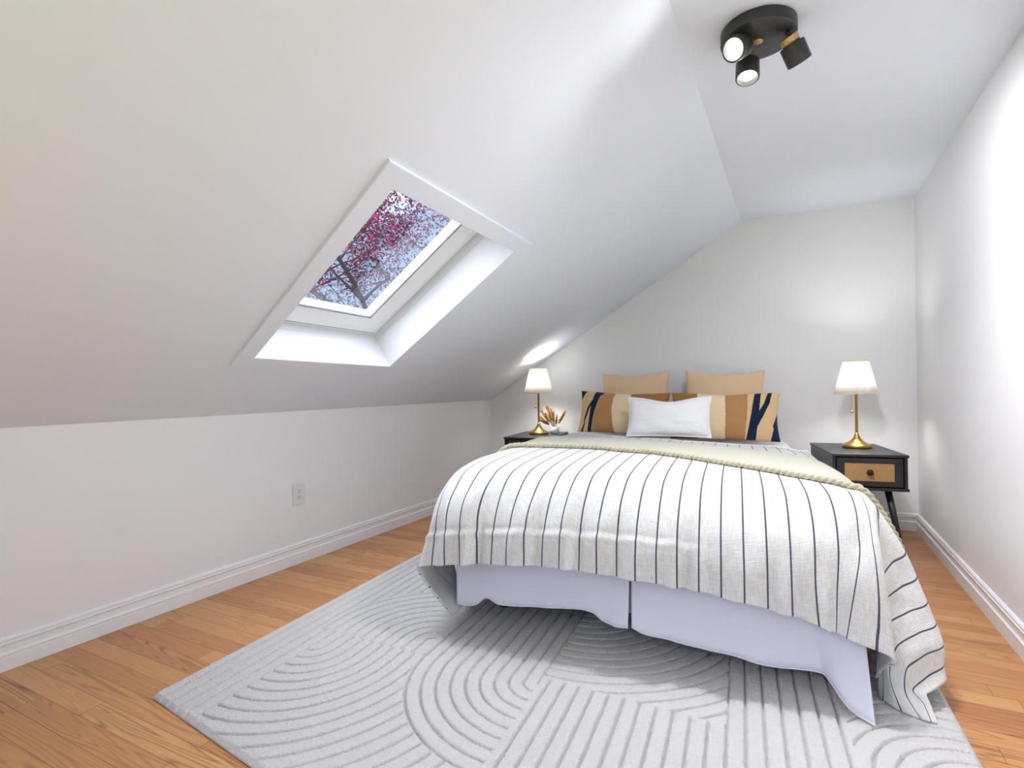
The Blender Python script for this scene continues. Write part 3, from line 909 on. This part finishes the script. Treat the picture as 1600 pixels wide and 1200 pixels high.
# ================================================================== CUSHIONS
def cushion_mesh(w, h, t, nu=90, nv=64, con=.05, dip=.0, seed=0, colour=None, flange=0.0):
    V, C = [], []
    rnd = Vector((seed * 3.7, seed * 1.9, 0))
    for side in (1, -1):
        for i in range(nu):
            for j in range(nv):
                u = -1 + 2 * i / (nu - 1); v = -1 + 2 * j / (nv - 1)
                x = w / 2 * u * (1 - con * (1 - v * v) * abs(u) ** 3)
                y = h / 2 * v * (1 - con * (1 - u * u) * abs(v) ** 3)
                if dip and v > 0: y -= dip * v * v * math.exp(-(u / .5) ** 2)
                uu, vv = u, v
                if flange:
                    uu = max(-1, min(1, u / (1 - flange * 2 / w))); vv = max(-1, min(1, v / (1 - flange * 2 / h)))
                k = max(0.0, (1 - uu ** 2) * (1 - vv ** 2))
                z = t / 2 * k ** .42
                z += noise.noise(Vector((u * 2.2, v * 2.2, side)) + rnd) * .009 * k ** .3
                ed = 1 - k ** .5
                z += noise.noise(Vector((u * 6, v * 6, side * 2)) + rnd) * .006 * ed * k ** .25
                if flange and k < 1e-6: z = .0025
                V.append((x, y, side * z))
                C.append(colour(.5 + u / 2, .5 + v / 2) if colour and side == 1 else (colour(.5, .5) if colour else (1, 1, 1, 1)))
    n = nu * nv
    F = [f for f in grid_faces(nu, nv)] + [tuple(reversed(f)) for f in grid_faces(nu, nv, n)]
    if flange:
        rim = [i * nv for i in range(nu)] + [(nu - 1) * nv + j for j in range(1, nv)] + [i * nv + nv - 1 for i in range(nu - 2, -1, -1)] + [j for j in range(nv - 2, 0, -1)]
        for a, b in zip(rim, rim[1:] + rim[:1]): F.append((b, a, n + a, n + b))
    return V, F, C

def cushion(name, label, size, bottom, lean, yaw, roll, mat, group=None, **kw):
    w, h, t = size
    V, F, C = cushion_mesh(w, h, t, **kw)
    V = [(x, y + h / 2, z) for x, y, z in V]
    o = mesh_ob(name, V, F, mat, None, smooth=True)
    bm = bmesh.new(); bm.from_mesh(o.data)
    if kw.get('colour'):
        pass
    bm.free()
    if kw.get('colour'):
        at = o.data.color_attributes.new('albedo', 'FLOAT_COLOR', 'POINT')
        at.data.foreach_set('color', np.array(C, dtype=np.float32).ravel())
    R = Matrix.Rotation(math.radians(yaw), 4, 'Z') @ Matrix.Rotation(math.radians(90 - lean), 4, 'X') @ Matrix.Rotation(math.radians(roll), 4, 'Z')
    o.matrix_world = Matrix.Translation(bottom) @ R
    tag(o, label, 'cushion', group)
    # piped seam round the edge
    nu, nv = kw.get('nu', 90), kw.get('nv', 64)
    rim = [i * nv for i in range(nu)] + [(nu - 1) * nv + j for j in range(1, nv)] + [i * nv + nv - 1 for i in range(nu - 2, -1, -1)] + [j for j in range(nv - 2, 0, -1)]
    return o

TAN_, CREAM, BROWN, DARKB, NAVY, INK = srgb(222, 190, 142), srgb(238, 216, 176), srgb(182, 138, 90), srgb(156, 114, 62), srgb(22, 40, 62), srgb(20, 30, 46)
def seg_d(u, v, pts):
    """horizontal distance from a polyline given top to bottom as (v, u)."""
    return u - np.interp(v, [p[0] for p in pts], [p[1] for p in pts])
def left_band(u, v):
    x = u
    if x > np.interp(v, [0, .5, 1], [.62, .60, .585]): c = DARKB
    elif x > np.interp(v, [0, .5, .8, 1], [.425, .388, .395, .42]): c = CREAM
    elif x > np.interp(v, [0, .5, 1], [.165, .195, .275]): c = BROWN
    else: c = TAN_
    stem = np.interp(v, [0, .5, .85, 1], [.140, .165, .205, .245]); hw = np.interp(v, [0, .5, .85, 1], [.020, .028, .040, .055])
    if abs(x - stem) < hw: c = NAVY
    if v < .74 and abs(x - np.interp(v, [0, .22, .25, .55, .74], [.055, .078, .07, .112, .17])) < np.interp(v, [0, .22, .3, .74], [.011, .007, .010, .02]): c = INK
    if v > .72 and x < np.interp(v, [.72, .85, 1], [.0, .035, .085]): c = INK
    return c
def right_band(u, v):
    x = u
    if x < np.interp(v, [0, .5, 1], [.27, .262, .255]): c = DARKB
    elif x < np.interp(v, [0, .5, 1], [.515, .522, .515]): c = CREAM
    elif x < np.interp(v, [0, .5, 1], [.69, .715, .72]): c = BROWN
    else: c = TAN_
    if abs(x - np.interp(v, [0, .5, 1], [.745, .785, .81])) < np.interp(v, [0, .5, 1], [.042, .036, .028]): c = NAVY
    if v > .26 and abs(x - np.interp(v, [.26, .5, .75, 1], [.765, .832, .893, .918])) < np.interp(v, [.26, .5, 1], [.038, .032, .019]): c = NAVY
    if v < .55 and x > np.interp(v, [0, .25, .28, .55], [.915, .955, .945, 1.0]): c = NAVY
    return c

cushion('throw_cushion', 'square tan velvet cushion against the wall, left of its pair', (.53, .480, .15), (-1.095, 4.13, .630), 13, 3, 1.0, M['tan'], 'tan cushions against the wall', con=.08, dip=.018, seed=1)
cushion('throw_cushion', 'square tan velvet cushion against the wall, right of its pair', (.545, .492, .15), (-.462, 4.155, .616), 12.5, 2, -1.6, M['tan'], 'tan cushions against the wall', con=.06, dip=.014, seed=2)
cushion('lumbar_cushion', 'banded velvet lumbar cushion with black corner, left of the white one', (.665, .325, .15), (-1.130, 3.905, .634), 17, 6, -2.0, M['band'], 'banded lumbar cushions', nu=300, nv=150, con=.05, dip=.012, seed=3, colour=left_band)
cushion('lumbar_cushion', 'banded velvet lumbar cushion with navy forked stripe, right of the white one', (.700, .335, .15), (-.428, 3.93, .612), 15, 4, -.4, M['band'], 'banded lumbar cushions', nu=300, nv=150, con=.05, dip=.012, seed=4, colour=right_band)
wc = cushion('lumbar_cushion', 'small white linen cushion with flanged edge, in front of the banded ones', (.555, .284, .13), (-.745, 3.655, .646), 18, 3, .4, M['linen'], None, con=.06, dip=.030, seed=5, flange=.012)

# ================================================================== NIGHTSTANDS AND LAMPS
def nightstand(loc, rz, w, d, ztop, label, group):
    r = empty('nightstand', loc, rz)
    tag(r, label, 'nightstand', group)
    hb = .208; zb = ztop - hb; th = .016
    # local: x across, y from the front (0) to the back (d)
    box_ob('top_panel', (-w / 2 - .006, -.006, ztop - th), (w / 2 + .006, d, ztop), M['black_wood'], r, .003)
    box_ob('bottom_panel', (-w / 2 - .006, -.006, zb), (w / 2 + .006, d, zb + th), M['black_wood'], r, .003)
    for sx in (-1, 1):
        x0, x1 = sorted((sx * w / 2, sx * (w / 2 - th)))
        box_ob('side_panel', (x0, 0, zb + th), (x1, d, ztop - th), M['black_wood'], r, .0015)
    box_ob('back_panel', (-w / 2 + th, d - .012, zb + th), (w / 2 - th, d - .002, ztop - th), M['black_wood'], r)
    # drawer
    x0, x1, z0, z1 = -w / 2 + th + .006, w / 2 - th - .006, zb + th + .006, ztop - th - .006
    dr = box_ob('drawer', (x0 + .012, .016, z0 + .01), (x1 - .012, d - .03, z1 - .03), M['black_wood'], r)
    fx, fz = .040, .030
    bm = bmesh.new()
    add_box(bm, (x0, .004, z0), (x1, .018, z0 + fz), .0012, 1)
    add_box(bm, (x0, .004, z1 - fz), (x1, .018, z1), .0012, 1)
    add_box(bm, (x0, .004, z0 + fz), (x0 + fx, .018, z1 - fz), .0012, 1)
    add_box(bm, (x1 - fx, .004, z0 + fz), (x1, .018, z1 - fz), .0012, 1)
    bm_ob('drawer_frame', bm, M['black_wood'], dr)
    box_ob('rattan_panel', (x0 + fx, .009, z0 + fz), (x1 - fx, .0165, z1 - fz), M['rattan'], dr)
    kb = lathe('knob', [(0, 0), (.004, 0), (.005, .010), (.014, .013), (.0185, .019), (.0165, .026), (.008, .030), (0, .0305)], M['knob'], dr, 24)
    kb.location = (0, .009, (z0 + z1) / 2); kb.rotation_euler = (PI / 2, 0, 0)
    for sx in (-1, 1):
        for fy in (0, 1):
            tp = Vector((sx * (w / 2 - .075), .09 if fy == 0 else d - .09, zb + .002))
            bt = Vector((sx * (w / 2 - .022), .03 if fy == 0 else d - .035, 0.001))
            V, F = add_tube([tp, (tp + bt) / 2, bt], [.019, .016, .0125], 14, True)
            mesh_ob('leg', V, F, M['black_wood'], r, smooth=True)
    return r
def pleat(n, a): return lambda t: 1 + a * math.cos(n * t)
def table_lamp(loc, rz, label, group):
    r = empty('table_lamp', loc, rz)
    tag(r, label, 'lamp', group)
    lathe('base', [(0, 0), (.078, 0), (.081, .004), (.081, .016), (.078, .020), (.072, .023), (.066, .027), (.055, .032), (.040, .041), (.027, .053), (.018, .068), (.012, .084), (.0095, .095), (0, .096)], M['brass'], r, 56)
    lathe('stem', [(.0085, .09), (.0085, .335), (.012, .338), (.012, .344), (.020, .347), (.020, .352), (.009, .354), (.009, .40), (0, .401)], M['brass'], r, 24)
    n = 150
    lathe('lamp_socket', [(0, .39), (.016, .39), (.016, .43), (0, .43)], M['brass'], r, 20)
    sh = lathe('lamp_shade', [(.1195, .345), (.069, .553), (.0678, .553), (.1183, .345), (.1195, .345)], M['shade'], r, 312, ripple=pleat(52, .013))
    lathe('shade_trim', [(.1195, .3425), (.1215, .3425), (.1205, .350), (.1185, .350), (.1195, .3425)], M['shade_trim'], sh, 72)
    lathe('shade_trim', [(.0685, .5475), (.0708, .5475), (.0698, .555), (.0675, .555), (.0685, .5475)], M['shade_trim'], sh, 72)
    ch = tube('pull_chain', [(-.024, -.018, .40), (-.026, -.019, .345), (-.026, -.019, .235)], .0011, M['brass'], r, 6)
    bm = bmesh.new(); bmesh.ops.create_uvsphere(bm, u_segments=16, v_segments=10, radius=.0085, matrix=Matrix.Translation((-.026, -.019, .228)))
    bm_ob('pull_knob', bm, M['brass'], ch, True)
    bm = bmesh.new(); bmesh.ops.create_uvsphere(bm, u_segments=16, v_segments=12, radius=.024, matrix=Matrix.Translation((0, 0, .452)))
    bm_ob('light_bulb', bm, M['bulb'], r, True)
    ld = bpy.data.lights.new('bulb_light', 'POINT'); ld.energy = LAMP_W; ld.color = (1.0, .99, .98); ld.shadow_soft_size = .05
    lo = bpy.data.objects.new('bulb_light', ld); COL.objects.link(lo); lo.parent = r; lo.location = (0, 0, .455)
    return r

RS = (.384, 3.715, 0); RR = math.radians(9)
nightstand(RS, RR, .375, .62, .580, 'black nightstand with rattan drawer front, right of the bed', 'nightstands')
nightstand((-1.870, 3.83, 0), math.radians(8), .375, .58, .592, 'black nightstand mostly hidden behind the bed, by the knee wall', 'nightstands')
table_lamp((.353, 4.06, .5805), 0, 'lit brass table lamp on the right nightstand, pull chain showing', 'bedside lamps')
table_lamp((-1.905, 4.135, .5925), math.radians(35), 'lit brass table lamp on the left nightstand, beside dried stems', 'bedside lamps')

# vase of dried stems
vs_ = empty('vase', (-1.800, 4.235, .5925))
tag(vs_, 'small white pot of dried golden seed heads beside the left lamp', 'vase')
lathe('pot', [(0, 0), (.030, 0), (.034, .004), (.037, .060), (.034, .060), (.031, .010), (0, .008)], M['ceramic'], vs_, 32)
rnd = random.Random(4)
stems = [((-.120, -.04, .205), 1.0), ((-.090, .02, .235), 1.0), ((-.060, -.02, .240), 1.0), ((-.140, .00, .140), .9), ((-.165, .02, .120), .8), ((-.03, .03, .185), .9), ((.105, -.02, .190), 1.0), ((.075, .03, .165), .9), ((-.08, -.03, .175), 1.0), ((.02, .0, .150), .8), ((-.045, .01, .215), .9)]
for tip, k in stems:
    tip = Vector(tip)
    root_p = Vector((tip.x * .08, tip.y * .1, .02))
    mid = Vector((tip.x * .25, tip.y * .3, .075 + tip.z * .18))
    st = tube('stem', [root_p, mid, root_p.lerp(tip, .55) + Vector((0, 0, .02))], .0018, M['dried'], vs_, 6)
    a = root_p.lerp(tip, .30) + Vector((0, 0, .020)); d = tip - a
    V, F = add_tube([a + d * x for x in (0, .12, .3, .5, .7, .88, 1)], [.002, .006 * k, .009 * k, .0095 * k, .0075 * k, .0045 * k, .001], 8, True)
    ax = d.normalized()
    for m_ in range(26):                                             # bracts
        f = rnd.uniform(.05, .9); p = a + d * f
        o = ax.orthogonal().normalized(); o.rotate(Matrix.Rotation(rnd.uniform(0, 6.28), 3, ax))
        b = p + o * .006 * k; tipb = b + ax * .026 + o * .010
        sd_ = ax.cross(o) * .005
        i0 = len(V); V += [b - sd_, b + sd_, tipb, b + o * .004 + ax * .01]
        F += [(i0, i0 + 1, i0 + 3), (i0 + 1, i0 + 2, i0 + 3), (i0 + 2, i0, i0 + 3), (i0, i0 + 2, i0 + 1)]
    mesh_ob('seed_head', V, F, M['dried'], st, smooth=False)

# ================================================================== CEILING SPOTLIGHT
FX = Vector((-.093, 2.055, ZC))
fx = empty('ceiling_spotlight', FX)
tag(fx, 'round charcoal ceiling fixture with three swivel spotlights', 'ceiling light')
lathe('canopy', [(0, 0), (.120, 0), (.122, -.003), (.122, -.038), (.119, -.042), (0, -.043)], M['black_metal'], fx, 72)
lathe('centre_cap', [(0, -.042), (.016, -.042), (.016, -.046), (0, -.0465)], M['pale_brass'], fx, 24)
def spot(pos, direction, k=1.0, cone=150):
    """head hanging from the canopy: brass collar, housing, lens; local axis along -z."""
    d = Vector(direction).normalized()
    R = d.to_track_quat('-Z', 'Y').to_matrix().to_4x4()
    h = empty('spot_head', pos); h.parent = fx
    top = Vector((pos[0], pos[1], -.040))
    back = Vector(pos) - d * .020
    tube('swivel_arm', [top - Vector(pos), (top - Vector(pos)) * .5 + Vector((0, 0, -.002)), -d * .016], .007, M['black_metal'], h, 10)
    cl = lathe('collar', [(0, .004), (.027, .004), (.0285, .001), (.0285, -.026), (0, -.026)], M['pale_brass'], h, 36)
    hs = lathe('housing', [(0, -.024), (.0375, -.024), (.0395, -.027), (.0395, -.088), (.0375, -.090), (.0350, -.090), (.0335, -.086), (.024, -.070), (0, -.068)], [M['black_metal'], M['reflector']], h, 44)
    for f in hs.data.polygons:
        if (f.center.xy.length < .0352) and f.center.z < -.06: f.material_index = 1
    ln = lathe('lens', [(0, -.083), (.018, -.0825), (.0225, -.080), (.0225, -.070)], M['bulb'], h, 36)
    for o in (cl, hs, ln): o.matrix_local = R
    ld = bpy.data.lights.new('spot_beam', 'SPOT'); ld.energy = SPOT_W * k; ld.color = (.965, .955, 1)
    ld.spot_size = math.radians(cone); ld.spot_blend = .6; ld.shadow_soft_size = .05
    lo = bpy.data.objects.new('spot_beam', ld); COL.objects.link(lo); lo.parent = h
    lo.matrix_local = Matrix.Translation(d * .094) @ R
    return h
spot((-.038, -.039, -.066), (-.38, -.78, -.50), 0.11, 130)
spot((-.037, .045, -.066), (.0, -.28, -.96), 1.1, 174)
spot((.094, -.012, -.066), (.36, .50, -.79), 1.1, 132)
